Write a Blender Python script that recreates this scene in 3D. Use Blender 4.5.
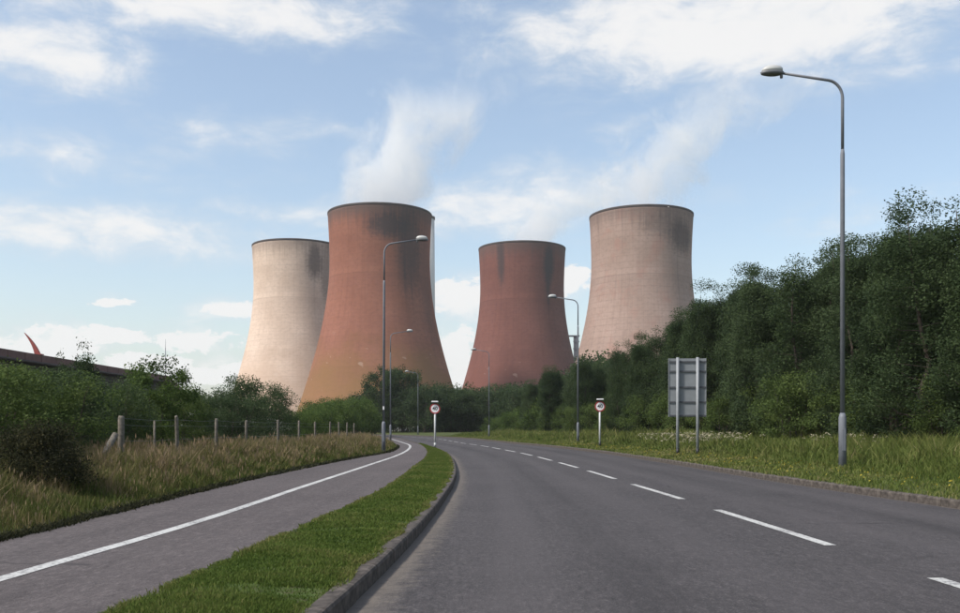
import bpy, math, random
import numpy as np
from mathutils import Vector, Matrix
R = math.radians
rng = np.random.default_rng(7)
random.seed(7)
scene = bpy.context.scene
for o in list(bpy.data.objects):
    bpy.data.objects.remove(o)
C = scene.collection

# ------------------------------------------------------------------ camera
CAM_H = 1.2
F = 925.0                       # focal length in pixels of the 960 wide photo
cd = bpy.data.cameras.new('camera')
cd.sensor_width = 36.0
cd.lens = 36.0 * F / 960.0
cd.shift_y = 121.5 / 960.0
cd.clip_start = 0.05
cd.clip_end = 9000
cam = bpy.data.objects.new('camera', cd)
C.objects.link(cam)
cam.location = (0, 0, CAM_H)
cam.rotation_euler = (R(90), 0, 0)
scene.camera = cam

# ------------------------------------------------------------------ light
SUN_EL, SUN_AZ = 47.0, -116.0     # azimuth from +Y, clockwise positive (minus = left)
EXPOSURE = 0.7
SKY_STRENGTH = 0.115
SUN_STRENGTH = 2.7
sd = bpy.data.lights.new('sun', 'SUN')
sd.energy = SUN_STRENGTH
sd.angle = R(7)
sd.color = (1.0, 0.95, 0.88)
sun = bpy.data.objects.new('sun', sd)
C.objects.link(sun)
sv = Vector((math.sin(R(SUN_AZ)) * math.cos(R(SUN_EL)), math.cos(R(SUN_AZ)) * math.cos(R(SUN_EL)), math.sin(R(SUN_EL))))
sun.rotation_euler = sv.to_track_quat('Z', 'Y').to_euler()
sun.location = (-60, -20, 80)
scene.view_settings.view_transform = 'Standard'
scene.view_settings.look = 'None'
scene.view_settings.gamma = 1.0
scene.view_settings.use_curve_mapping = False
scene.view_settings.exposure = EXPOSURE
scene.cycles.use_denoising = True
scene.cycles.volume_bounces = 6
scene.cycles.max_bounces = 8
scene.cycles.transparent_max_bounces = 16

class NT:
    """small node helper"""
    def __init__(s, tree):
        s.t = tree; s.n = tree.nodes; s.l = tree.links
    def put(s, sock, v):
        if v is None: return
        if hasattr(v, 'is_linked') or hasattr(v, 'links'): s.l.new(v, sock)
        else:
            try: sock.default_value = v
            except Exception:
                sock.default_value = tuple(v) + (1.0,)
    def m(s, op, a, b=None, c=None, clamp=False):
        n = s.n.new('ShaderNodeMath'); n.operation = op; n.use_clamp = clamp
        for i, v in enumerate((a, b, c)): s.put(n.inputs[i], v)
        return n.outputs[0]
    def ss(s, x, lo, hi):
        n = s.n.new('ShaderNodeMapRange'); n.interpolation_type = 'SMOOTHSTEP'
        s.put(n.inputs[0], x); n.inputs[1].default_value = lo; n.inputs[2].default_value = hi
        n.inputs[3].default_value = 0; n.inputs[4].default_value = 1
        return n.outputs[0]
    def noise(s, vec, scale, detail=4, rough=0.5, dist=0.0):
        n = s.n.new('ShaderNodeTexNoise'); s.put(n.inputs['Vector'], vec)
        n.inputs['Scale'].default_value = scale; n.inputs['Detail'].default_value = detail
        n.inputs['Roughness'].default_value = rough; n.inputs['Distortion'].default_value = dist
        return n.outputs[0]
    def mapping(s, vec, sc=(1, 1, 1), loc=(0, 0, 0)):
        n = s.n.new('ShaderNodeMapping'); s.put(n.inputs['Vector'], vec)
        n.inputs['Scale'].default_value = sc; n.inputs['Location'].default_value = loc
        return n.outputs[0]
    def mix(s, f, a, b, mode='MIX'):
        n = s.n.new('ShaderNodeMix'); n.data_type = 'RGBA'; n.blend_type = mode; n.clamp_factor = True
        s.put(n.inputs[0], f)
        for k, v in ((6, a), (7, b)):
            if isinstance(v, (tuple, list)): n.inputs[k].default_value = tuple(v)[:3] + (1.0,)
            else: s.l.new(v, n.inputs[k])
        return n.outputs[2]
    def sep(s, vec):
        n = s.n.new('ShaderNodeSeparateXYZ'); s.l.new(vec, n.inputs[0]); return n.outputs
    def comb(s, x, y, z):
        n = s.n.new('ShaderNodeCombineXYZ')
        for i, v in enumerate((x, y, z)): s.put(n.inputs[i], v)
        return n.outputs[0]
    def coord(s, which='Object'):
        return s.n.new('ShaderNodeTexCoord').outputs[which]
    def ramp(s, f, stops):
        n = s.n.new('ShaderNodeValToRGB'); s.put(n.inputs[0], f)
        e = n.color_ramp.elements
        while len(e) < len(stops): e.new(0.5)
        for el, (p, c) in zip(e, stops): el.position = p; el.color = tuple(c) + (1.0,)
        return n.outputs[0]

# ------------------------------------------------------------------ world: sky with clouds
def px_dir(x, y):
    az = math.atan2(x - 480, F)
    el = math.atan2(428 - y, math.hypot(F, x - 480))
    return az, el
w = bpy.data.worlds.new('World'); scene.world = w; w.use_nodes = True
t = NT(w.node_tree); t.n.clear()
sky = t.n.new('ShaderNodeTexSky'); sky.sky_type = 'NISHITA'; sky.sun_disc = False
sky.sun_elevation = R(SUN_EL); sky.sun_rotation = R(SUN_AZ)
sky.air_density = 1.15; sky.dust_density = 1.6; sky.ozone_density = 0.45; sky.altitude = 60
dirv = t.coord('Generated')
dx, dy, dz = t.sep(dirv)
az = t.m('ARCTAN2', dx, dy)
el = t.m('ARCSINE', dz)
p2 = t.comb(az, t.m('MULTIPLY', el, 1.9), 0.0)
nbig = t.noise(p2, 4.5, 3, 0.5, 0.3)
nfine = t.noise(p2, 15.0, 10, 0.64, 0.35)
nwisp = t.noise(t.comb(t.m('MULTIPLY', az, 0.45), t.m('MULTIPLY', el, 2.4), 3.0), 11.0, 7, 0.6, 0.3)
# cloud banks by direction: (px x, px y, half width, half height, weight, whiteness)
banks = [
 (205, 5, 165, 28, .98), (40, 52, 95, 32, .9), (70, 160, 175, 24, .48), (250, 132, 130, 24, .42),
 (95, 232, 210, 24, .85), (330, 215, 130, 20, .5), (740, 25, 235, 52, 1.05), (600, 58, 80, 24, .60), (860, 5, 120, 40, .45),
 (55, 342, 60, 22, .75), (115, 300, 26, 10, .45), (190, 340, 45, 18, .62), (232, 308, 45, 14, .62), (215, 372, 60, 22, .62), (110, 335, 60, 12, .55),
 (462, 298, 44, 28, .85), (452, 356, 36, 34, .80), (567, 280, 30, 20, .55), (500, 212, 130, 30, .75), (565, 190, 75, 34, .70), (630, 135, 40, 34, .42),
 (880, 215, 95, 26, .42), (720, 205, 70, 40, .22), (20, 380, 150, 30, .5), (480, 400, 500, 40, .30)]
M = None
for (bx, by, bw, bh, wt) in banks:
    a0, e0 = px_dir(bx, by)
    u = t.m('MULTIPLY', t.m('SUBTRACT', az, a0), F / bw)
    v = t.m('MULTIPLY', t.m('SUBTRACT', el, e0), F / bh)
    q = t.m('ADD', t.m('MULTIPLY', u, u), t.m('MULTIPLY', v, v))
    g = t.m('MULTIPLY', t.m('EXPONENT', t.m('MULTIPLY', q, -0.8)), wt)
    M = g if M is None else t.m('MAXIMUM', M, g)
# the same broken cloud goes on over the rest of the sky
front = t.ss(t.m('ABSOLUTE', t.m('ADD', az, 0.0)), 0.46, 0.75)
high = t.ss(el, 0.44, 0.6)
outside = t.m('MAXIMUM', front, high)
gen = t.m('MULTIPLY', t.ss(nbig, 0.42, 0.66), 0.75)
M = t.m('MAXIMUM', M, t.m('MULTIPLY', gen, outside))
nz = t.m('ADD', t.m('MULTIPLY', nfine, 0.62), t.m('MULTIPLY', nwisp, 0.38))
d = t.m('ADD', M, t.m('MULTIPLY', t.m('SUBTRACT', nz, 0.5), 2.0))
dens = t.m('MULTIPLY', t.ss(d, 0.10, 1.0), t.ss(M, 0.03, 0.30))
veil = t.m('ADD', 0.13, t.m('MULTIPLY', t.ss(el, 0.22, 0.0), 0.12))       # thin high cloud, thicker along the horizon
dens = t.m('ADD', t.m('MULTIPLY', dens, t.m('SUBTRACT', 0.95, veil)), veil)
# heaped cumulus low over the horizon, with firmer edges
cum = [(60, 343, 44, 17), (118, 336, 50, 10), (192, 341, 40, 13), (232, 309, 34, 9), (215, 374, 46, 12), (112, 303, 22, 5),
       (464, 295, 36, 20), (456, 350, 30, 26), (470, 378, 34, 18), (568, 281, 26, 16), (30, 352, 60, 14), (150, 362, 60, 10), (330, 330, 60, 14), (700, 350, 90, 20), (900, 350, 80, 16)]
Q = None
for (bx, by, bw, bh) in cum:
    a0, e0 = px_dir(bx, by)
    u = t.m('MULTIPLY', t.m('SUBTRACT', az, a0), F / bw)
    v = t.m('MULTIPLY', t.m('SUBTRACT', el, e0), F / bh)
    g = t.m('SUBTRACT', 1.0, t.m('SQRT', t.m('ADD', t.m('MULTIPLY', u, u), t.m('MULTIPLY', v, v))))
    Q = g if Q is None else t.m('MAXIMUM', Q, g)
npuff = t.noise(p2, 34.0, 8, 0.62, 0.3)
cumd = t.m('MULTIPLY', t.ss(t.m('ADD', Q, t.m('MULTIPLY', t.m('SUBTRACT', npuff, 0.5), 2.6)), 0.0, 0.34), .96)
dens = t.m('MAXIMUM', dens, cumd)
light = t.ss(t.m('ADD', t.m('MAXIMUM', dens, t.m('MULTIPLY', cumd, 1.25)), t.m('MULTIPLY', t.m('SUBTRACT', nfine, 0.5), 0.9)), 0.25, 1.0)
ccol = t.mix(light, (3.75, 4.1, 4.45), (5.05, 5.0, 4.95))
skyc = sky.outputs[0]
col = t.mix(dens, skyc, ccol)
bg = t.n.new('ShaderNodeBackground'); t.l.new(col, bg.inputs[0]); bg.inputs[1].default_value = SKY_STRENGTH
out = t.n.new('ShaderNodeOutputWorld'); t.l.new(bg.outputs[0], out.inputs[0])

# ------------------------------------------------------------------ materials
def new_mat(name):
    m = bpy.data.materials.new(name); m.use_nodes = True
    t = NT(m.node_tree); t.n.clear()
    o = t.n.new('ShaderNodeOutputMaterial')
    b = t.n.new('ShaderNodeBsdfPrincipled'); t.l.new(b.outputs[0], o.inputs[0])
    b.inputs['Roughness'].default_value = 0.9
    return m, t, b, o
def bump(t, b, h, strength, dist):
    n = t.n.new('ShaderNodeBump'); n.inputs['Strength'].default_value = strength; n.inputs['Distance'].default_value = dist
    t.l.new(h, n.inputs['Height']); t.l.new(n.outputs[0], b.inputs['Normal'])
def plain(name, col, rough=0.8, metal=0.0, var=0.12, scale=6.0, spec=0.3):
    m, t, b, o = new_mat(name)
    n = t.noise(t.coord(), scale, 6, 0.6)
    dark = tuple(c * (1 - var * 1.6) for c in col); lite = tuple(min(1, c * (1 + var)) for c in col)
    t.l.new(t.ramp(n, [(0.3, dark), (0.7, lite)]), b.inputs['Base Color'])
    b.inputs['Roughness'].default_value = rough; b.inputs['Metallic'].default_value = metal
    b.inputs['Specular IOR Level'].default_value = spec
    return m
def asphalt(name, c0, c1, speck, dirt=None):
    m, t, b, o = new_mat(name)
    co = t.coord()
    n1 = t.noise(co, 0.30, 5, 0.6); n2 = t.noise(co, 60.0, 3, 0.7); n3 = t.noise(t.mapping(co, (1.5, .05, 1)), 1.0, 5, 0.6)
    n4 = t.noise(co, 7.0, 6, 0.75); n5 = t.noise(t.mapping(co, (1, .35, 1)), 22.0, 4, 0.7)
    c = t.mix(t.ss(n1, .3, .7), c0, c1)
    c = t.mix(t.m('MULTIPLY', t.ss(n3, .42, .72), .55), c, tuple(x * .66 for x in c0))
    c = t.mix(t.m('MULTIPLY', t.ss(n4, .5, .8), .55), c, tuple(x * 1.6 for x in c1))
    c = t.mix(t.m('MULTIPLY', t.ss(n4, .48, .25), .5), c, tuple(x * .6 for x in c0))
    c = t.mix(t.m('MULTIPLY', t.ss(n5, .5, .72), .6), c, tuple(x * 1.75 for x in c1))
    c = t.mix(t.m('MULTIPLY', t.ss(n5, .47, .28), .65), c, tuple(x * .45 for x in c0))
    c = t.mix(t.m('MULTIPLY', t.ss(n2, .54, .70), speck), c, (.22, .20, .19))
    c = t.mix(t.m('MULTIPLY', t.ss(n2, .46, .3), speck), c, (.014, .014, .015))
    if dirt:
        lt = t.n.new('ShaderNodeAttribute'); lt.attribute_name = 'lateral'
        lane = t.m('ABSOLUTE', t.m('SUBTRACT', t.m('FRACT', t.m('MULTIPLY', t.m('ADD', lt.outputs['Fac'], t.m('MULTIPLY', t.m('SUBTRACT', n1, .5), .05)), 2.0)), .5))   # 0 lane middle, .5 lane edge
        oil = t.m('MULTIPLY', t.ss(lane, .11, .0), t.m('MULTIPLY', t.ss(n3, .25, .6), .42))
        c = t.mix(oil, c, tuple(x * .52 for x in c0))
        tyre = t.m('MULTIPLY', t.ss(t.m('ABSOLUTE', t.m('SUBTRACT', lane, .22)), .10, .02), .30)
        c = t.mix(tyre, c, tuple(x * 1.35 for x in c1))
        vor = t.n.new('ShaderNodeTexVoronoi'); vor.feature = 'DISTANCE_TO_EDGE'; vor.inputs['Scale'].default_value = .42
        wob = t.mix(.25, co, t.n.new('ShaderNodeTexNoise').outputs[1]); t.l.new(wob, vor.inputs['Vector'])
        crack = t.m('MULTIPLY', t.m('MULTIPLY', t.ss(vor.outputs['Distance'], .012, .003), t.ss(n1, .52, .62)), .6)
        c = t.mix(crack, c, (.02, .018, .018))
        a = t.n.new('ShaderNodeAttribute'); a.attribute_name = 'channel'
        dm = t.ss(t.m('ADD', a.outputs['Fac'], t.m('MULTIPLY', t.m('SUBTRACT', n4, .5), .9)), .45, .95)
        c = t.mix(t.m('MULTIPLY', dm, .7), c, dirt)
    t.l.new(c, b.inputs['Base Color'])
    b.inputs['Roughness'].default_value = .85; b.inputs['Specular IOR Level'].default_value = .3
    bump(t, b, t.m('ADD', n2, n5), .7, .008)
    return m
MAT = {}
MAT['road'] = asphalt('road_asphalt', (.047, .042, .043), (.062, .055, .056), .45, (.17, .145, .12))
MAT['path'] = asphalt('path_asphalt', (.074, .061, .060), (.094, .079, .077), .40, (.11, .09, .07))
def paint_mat(name, col):
    m, t, b, o = new_mat(name)
    co = t.coord('Object'); n = t.noise(co, 26, 6, .7); n2 = t.noise(co, 1.4, 4, .6)
    wear = t.ss(t.m('ADD', n, t.m('MULTIPLY', n2, .45)), .66, .90)
    t.l.new(t.mix(wear, col, (.16, .15, .15)), b.inputs['Base Color'])
    b.inputs['Roughness'].default_value = .65
    return m
MAT['paint'] = paint_mat('white_road_paint', (.50, .495, .47))
MAT['kerb'] = plain('kerb_concrete', (.088, .074, .064), .95, 0, .45, 9)
MAT['concrete'] = plain('concrete', (.42, .41, .39), .9, 0, .15, 2)
MAT['galv'] = plain('galvanised_steel', (.15, .16, .18), .6, .0, .10, 5, .5)
MAT['galv_light'] = plain('galvanised_light', (.27, .285, .30), .55, .0, .10, 7, .5)
MAT['panel_grey'] = plain('sign_back_grey', (.20, .215, .225), .7, .0, .07, 3, .4)
MAT['channel_grey'] = plain('sign_channel_grey', (.085, .09, .10), .7, .0, .1, 3, .4)
MAT['lamp_white'] = plain('lamp_canopy_white', (.46, .46, .44), .45, 0, .05, 4, .5)
MAT['lamp_dark'] = plain('lamp_body_dark', (.16, .165, .18), .5, 0, .1, 5, .5)
MAT['sign_white'] = plain('sign_white', (.78, .77, .76), .5, 0, .04, 5, .4)
MAT['sign_red'] = plain('sign_red', (.36, .035, .04), .5, 0, .05, 5, .4)
MAT['sign_black'] = plain('sign_black', (.02, .02, .022), .5, 0, .05, 5, .4)
MAT['post_white'] = plain('post_pale_grey', (.52, .53, .52), .55, .1, .08, 7, .4)
MAT['wood'] = plain('weathered_wood', (.17, .15, .12), .9, 0, .3, 14)
MAT['wire'] = plain('fence_wire', (.2, .2, .2), .5, .6, .1, 5)
MAT['roof_brown'] = plain('brown_cladding', (.15, .085, .075), .75, 0, .15, 1.2)
MAT['wall_dark'] = plain('dark_wall', (.075, .06, .055), .85, 0, .15, 1.0)
MAT['fin_red'] = plain('dark_red_paint', (.26, .06, .05), .5, 0, .15, 2)
MAT['steel_dark'] = plain('dark_steel', (.12, .12, .14), .7, .1, .15, .2)
MAT['bark'] = plain('bark', (.075, .06, .048), .95, 0, .3, 8)
MAT['chimney'] = plain('chimney_concrete', (.56, .54, .51), .9, 0, .08, .06)

def ground_mat(name, c0, c1, c2):
    m, t, b, o = new_mat(name)
    co = t.coord(); n = t.noise(co, .8, 6, .6); n2 = t.noise(co, 11, 5, .7)
    c = t.mix(t.ss(n, .35, .65), c0, c1)
    c = t.mix(t.ss(n2, .45, .7), c, c2)
    t.l.new(c, b.inputs['Base Color']); b.inputs['Specular IOR Level'].default_value = .1
    bump(t, b, n2, .6, .03)
    return m
MAT['ground'] = ground_mat('ground_grass', (.055, .075, .025), (.085, .095, .035), (.05, .055, .022))
MAT['verge'] = ground_mat('verge_turf', (.055, .085, .022), (.075, .105, .03), (.085, .075, .04))
MAT['bank'] = ground_mat('bank_soil', (.075, .068, .035), (.065, .07, .03), (.05, .042, .028))

def foliage_mat(name, stops, trans=.35, rough=.6):
    m, t, b, o = new_mat(name)
    a = t.n.new('ShaderNodeAttribute'); a.attribute_name = 'tint'
    oi = t.n.new('ShaderNodeObjectInfo')
    f = t.m('ADD', a.outputs['Fac'], t.m('MULTIPLY', t.m('SUBTRACT', oi.outputs['Random'], .5), .22))
    c = t.ramp(f, stops)
    t.l.new(c, b.inputs['Base Color']); b.inputs['Roughness'].default_value = rough
    b.inputs['Specular IOR Level'].default_value = .06
    tr = t.n.new('ShaderNodeBsdfTranslucent'); t.l.new(c, tr.inputs[0])
    ms = t.n.new('ShaderNodeMixShader'); ms.inputs[0].default_value = trans
    t.l.new(b.outputs[0], ms.inputs[1]); t.l.new(tr.outputs[0], ms.inputs[2]); t.l.new(ms.outputs[0], o.inputs[0])
    return m
MAT['leaf_dark'] = foliage_mat('foliage_dark_green', [(0, (.030, .048, .022)), (.5, (.048, .074, .031)), (1, (.076, .108, .045))])
MAT['leaf_mid'] = foliage_mat('foliage_mid_green', [(0, (.052, .076, .023)), (.5, (.082, .120, .034)), (1, (.125, .165, .050))])
MAT['leaf_wood'] = foliage_mat('foliage_grey_green', [(0, (.040, .062, .028)), (.5, (.062, .092, .040)), (1, (.092, .125, .056))])
MAT['leaf_light'] = foliage_mat('foliage_light_green', [(0, (.040, .065, .018)), (.5, (.070, .110, .028)), (1, (.12, .165, .045))])
MAT['leaf_brown'] = foliage_mat('foliage_brownish', [(0, (.022, .024, .014)), (.5, (.042, .044, .022)), (1, (.085, .075, .034))])
MAT['grass_dry'] = foliage_mat('dry_tall_grass', [(0, (.066, .088, .022)), (.35, (.120, .120, .040)), (.7, (.195, .155, .075)), (1, (.26, .19, .12))], .3)
MAT['grass_green'] = foliage_mat('meadow_grass', [(0, (.066, .098, .022)), (.5, (.115, .142, .036)), (.85, (.185, .185, .065)), (1, (.26, .22, .11))], .3)
MAT['grass_short'] = foliage_mat('mown_grass', [(0, (.056, .092, .018)), (.6, (.100, .138, .030)), (1, (.18, .17, .06))], .3)
MAT['flower'] = foliage_mat('cream_flowers', [(0, (.26, .24, .15)), (1, (.42, .38, .27))], .2)
MAT['flower_yellow'] = foliage_mat('yellow_flowers', [(0, (.28, .22, .03)), (1, (.36, .30, .05))], .2)

def tower_mat(name, base, lite, dark, stain_list, low=None, line=.35, streak=.5, topdark=.4, H=109.0, red=None):
    """weathered concrete shell: shuttering lifts, run-off streaks, soot stains with their own outline"""
    m, t, b, o = new_mat(name)
    co = t.coord(); x, y, z = t.sep(co)
    ang = t.m('ARCTAN2', x, t.m('MULTIPLY', y, -1.0))          # 0 faces the road, grows to the right
    cyl = t.comb(t.m('MULTIPLY', ang, 30.0), z, 0.0)
    n1 = t.noise(cyl, .05, 5, .55); n2 = t.noise(t.mapping(cyl, (1, 1.8, 1)), .42, 7, .68)
    ns = t.noise(t.comb(t.m('MULTIPLY', ang, 30.0), t.m('MULTIPLY', z, .03), 4.0), .6, 8, .72)
    c = t.mix(t.ss(n1, .3, .7), base, lite)
    c = t.mix(t.m('MULTIPLY', t.ss(n2, .42, .74), .48), c, dark)
    if red is not None:
        nr = t.noise(cyl, .09, 5, .6, .5); c = t.mix(t.m('MULTIPLY', t.ss(nr, .5, .68), .5), c, red)
    c = t.mix(t.m('MULTIPLY', t.ss(ns, .48, .75), streak), c, dark)
    # shuttering lifts and vertical bay joints
    lf = t.m('FRACT', t.m('DIVIDE', t.m('ADD', z, t.m('MULTIPLY', n2, .5)), 3.05))
    ring = t.m('MULTIPLY', t.ss(t.m('ABSOLUTE', t.m('SUBTRACT', lf, .5)), .36, .5), t.ss(n1, .2, .8))
    liftn = t.noise(t.comb(t.m('FLOOR', t.m('DIVIDE', z, 3.05)), 0.0, 7.0), 3.7, 0)
    c = t.mix(t.m('MULTIPLY', t.ss(liftn, .45, .75), .30), c, dark)
    vf = t.m('FRACT', t.m('MULTIPLY', ang, 96 / (2 * math.pi)))
    vert = t.ss(t.m('ABSOLUTE', t.m('SUBTRACT', vf, .5)), .42, .5)
    c = t.mix(t.m('MULTIPLY', t.m('MAXIMUM', ring, t.m('MULTIPLY', vert, .6)), line), c, tuple(q * .55 for q in dark))
    if low is not None:
        lm = t.m('MULTIPLY', t.ss(t.m('ADD', z, t.m('MULTIPLY', t.m('SUBTRACT', n1, .5), 60.0)), 50, 14), .72)
        c = t.mix(lm, c, low)
    c = t.mix(t.m('MULTIPLY', t.ss(t.m('ADD', z, t.m('MULTIPLY', ns, 14.0)), H - 4, H + 7), topdark), c, (.10, .075, .07))
    npat = t.noise(t.comb(t.m('MULTIPLY', ang, 9.0), t.m('MULTIPLY', z, .55), 11.0), .55, 2, .4)
    c = t.mix(t.m('MULTIPLY', t.m('MULTIPLY', t.ss(npat, .68, .72), t.ss(z, 55, 25)), .28), c, (.55, .45, .37))     # pale patch repairs low down
    for (a0, z0, aw, zh, k) in stain_list:
        u = t.m('DIVIDE', t.m('SUBTRACT', ang, a0), aw); v = t.m('DIVIDE', t.m('SUBTRACT', z, z0), zh)
        g = t.m('EXPONENT', t.m('MULTIPLY', t.m('ADD', t.m('MULTIPLY', u, u), t.m('MULTIPLY', v, v)), -1.0))
        s_ = t.ss(t.m('MULTIPLY', g, t.m('ADD', t.m('MULTIPLY', ns, 1.0), t.m('MULTIPLY', n2, .7))), .18, .75)
        c = t.mix(t.m('MULTIPLY', s_, k), c, (.055, .044, .046))
    t.l.new(c, b.inputs['Base Color'])
    b.inputs['Specular IOR Level'].default_value = .08
    bump(t, b, t.m('ADD', t.m('MULTIPLY', t.m('MAXIMUM', ring, vert), -1.0), t.m('MULTIPLY', n2, .4)), .18, .2)
    return m

# ------------------------------------------------------------------ mesh helpers
def tag(o, label=None, cat=None, group=None, kind=None):
    if label: o['label'] = label
    if cat: o['category'] = cat
    if group: o['group'] = group
    if kind: o['kind'] = kind
    return o
def empty(name, loc=(0, 0, 0), rz=0.0):
    o = bpy.data.objects.new(name, None); C.objects.link(o)
    o.location = loc; o.rotation_euler = (0, 0, rz); o.empty_display_size = .2
    return o
def link(name, me, parent=None, loc=None, rot=None):
    o = bpy.data.objects.new(name, me); C.objects.link(o)
    if parent: o.parent = parent
    if loc is not None: o.location = loc
    if rot is not None: o.rotation_euler = rot
    return o
def smooth(me, angle=None):
    me.polygons.foreach_set('use_smooth', np.ones(len(me.polygons), dtype=bool))
    return me
def pymesh(name, verts, faces, mat, sm=False):
    me = bpy.data.meshes.new(name); me.from_pydata([tuple(v) for v in verts], [], faces)
    if mat: me.materials.append(mat)
    if sm: smooth(me)
    me.update()
    return me
def quads_mesh(name, V, nper, faces_local, mat, tint=None, sm=False):
    """V (N*nper,3); faces_local lists of local indices (3 or 4 long), repeated per element"""
    N = len(V) // nper
    me = bpy.data.meshes.new(name)
    me.vertices.add(len(V)); me.vertices.foreach_set('co', np.asarray(V, np.float32).ravel())
    lens = [len(f) for f in faces_local]
    flat = np.concatenate([np.asarray(f) for f in faces_local])
    loops = (np.arange(N)[:, None] * nper + flat[None, :]).ravel().astype(np.int32)
    tot = np.tile(np.asarray(lens, np.int32), N)
    start = np.concatenate([[0], np.cumsum(tot)[:-1]]).astype(np.int32)
    me.loops.add(len(loops)); me.loops.foreach_set('vertex_index', loops)
    me.polygons.add(len(tot)); me.polygons.foreach_set('loop_start', start)
    me.polygons.foreach_set('loop_total', tot)
    me.materials.append(mat)
    if sm: me.polygons.foreach_set('use_smooth', np.ones(len(tot), bool))
    if tint is not None:
        a = me.attributes.new('tint', 'FLOAT', 'POINT'); a.data.foreach_set('value', np.repeat(np.asarray(tint, np.float32), nper))
    me.update(calc_edges=True)
    return me
def box(cx, cy, cz, sx, sy, sz, bev=0.0):
    """verts, faces of a box, optionally chamfered along its vertical and top edges"""
    x, y, z = sx / 2, sy / 2, sz / 2
    if bev <= 0:
        v = [(cx + a * x, cy + b * y, cz + c * z) for c in (-1, 1) for b in (-1, 1) for a in (-1, 1)]
        f = [(0, 2, 3, 1), (4, 5, 7, 6), (0, 1, 5, 4), (2, 6, 7, 3), (0, 4, 6, 2), (1, 3, 7, 5)]
        return v, f
    b = bev
    def loop(zz, ins):
        X, Y = x - ins, y - ins; e = b
        return [(cx + p, cy + q, cz + zz) for p, q in ((-X + e, -Y), (X - e, -Y), (X, -Y + e), (X, Y - e), (X - e, Y), (-X + e, Y), (-X, Y - e), (-X, -Y + e))]
    L = [loop(-z + b, 0), loop(z - b, 0)]
    v = loop(-z, b) + L[0] + L[1] + loop(z, b)
    f = [tuple(reversed(range(8))), tuple(range(24, 32))]
    for k in range(3):
        for i in range(8):
            j = (i + 1) % 8
            f.append((k * 8 + i, k * 8 + j, k * 8 + 8 + j, k * 8 + 8 + i))
    return v, f
def join(*parts):
    V, Fc = [], []
    for v, f in parts:
        n = len(V); V += list(v); Fc += [tuple(i + n for i in q) for q in f]
    return V, Fc
def tube(path, radii, seg=10, cap=True):
    pts = [Vector(p) for p in path]; V, Fc = [], []
    up = None
    for i, p in enumerate(pts):
        a = pts[max(i - 1, 0)]; b = pts[min(i + 1, len(pts) - 1)]
        d = (b - a).normalized()
        if up is None:
            up = Vector((0, 1, 0)) if abs(d.y) < .9 else Vector((1, 0, 0))
        s = d.cross(up).normalized(); up2 = s.cross(d).normalized(); up = up2
        for k in range(seg):
            th = 2 * math.pi * k / seg
            V.append(p + (s * math.cos(th) + up2 * math.sin(th)) * radii[i])
    for i in range(len(pts) - 1):
        for k in range(seg):
            j = (k + 1) % seg
            Fc.append((i * seg + k, i * seg + j, (i + 1) * seg + j, (i + 1) * seg + k))
    if cap:
        Fc.append(tuple(reversed(range(seg)))); n = (len(pts) - 1) * seg; Fc.append(tuple(range(n, n + seg)))
    return V, Fc
def lathe(profile, seg=48, closed=False):
    V, Fc = [], []
    for r, z in profile:
        for k in range(seg):
            th = 2 * math.pi * k / seg
            V.append((r * math.cos(th), r * math.sin(th), z))
    n = len(profile)
    for i in range(n if closed else n - 1):
        i2 = (i + 1) % n
        for k in range(seg):
            j = (k + 1) % seg
            Fc.append((i * seg + k, i * seg + j, i2 * seg + j, i2 * seg + k))
    return V, Fc
def child(name, vf, mat, parent, sm=False, loc=None, rot=None):
    return link(name, pymesh(name, vf[0], vf[1], mat, sm), parent, loc, rot)

# ------------------------------------------------------------------ road geometry (plan curves X(Y))
def hermite(xs, ys):
    xs = np.array(xs, float); ys = np.array(ys, float)
    m = np.gradient(ys, xs)
    def f(x):
        x = np.asarray(x, float); i = np.clip(np.searchsorted(xs, x) - 1, 0, len(xs) - 2)
        h = xs[i + 1] - xs[i]; s = (x - xs[i]) / h
        out = (2*s**3 - 3*s**2 + 1)*ys[i] + (s**3 - 2*s**2 + s)*h*m[i] + (-2*s**3 + 3*s**2)*ys[i+1] + (s**3 - s**2)*h*m[i+1]
        out = np.where(x < xs[0], ys[0] + m[0]*(x - xs[0]), out)
        return np.where(x > xs[-1], ys[-1] + m[-1]*(x - xs[-1]), out)
    return f
Xc = hermite([-12, 7.2, 14, 20, 27, 34, 42, 50, 60, 70, 86, 103, 122, 143, 175, 215, 260],
             [4.15, 3.54, 3.36, 3.14, 2.88, 2.52, 2.0, 1.25, .20, -1.15, -3.0, -5.2, -9.3, -15.5, -28.0, -49.0, -82.0])
Xl = hermite([-12, 6, 7.4, 11.7, 16, 20.6, 30, 40, 50, 60, 71, 86, 103, 122, 143, 175, 215, 260],       # left kerb face
             [-1.5, -.90, -.82, -.66, -.58, -.56, -.82, -1.35, -2.3, -3.5, -4.95, -6.85, -9.1, -13.3, -19.6, -32.3, -53.8, -87.5])
Xr = hermite([-12, 14, 20, 30, 46, 58, 72, 86, 103, 122, 143, 175, 215, 260],                       # right kerb face
             [8.7, 7.2, 6.78, 6.50, 5.75, 4.55, 2.55, .85, -1.35, -5.3, -11.4, -23.7, -44.2, -76.5])
Xpr = hermite([-12, 6, 10, 15, 26, 35, 47, 56, 63, 71, 86, 103, 122, 143, 175],                             # path, verge side
             [-2.6, -2.15, -1.95, -1.72, -1.80, -1.98, -2.62, -3.35, -4.02, -5.1, -7.0, -9.25, -13.45, -19.8, -32.5])
Xpl = hermite([-12, 9.5, 18, 28, 36, 42, 52, 62, 71, 86, 103, 122, 143, 175],                                # path, field side
             [-4.8, -4.9, -5.1, -5.0, -4.7, -4.35, -4.7, -5.6, -6.8, -8.9, -11.2, -15.5, -21.9, -34.8])
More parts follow.
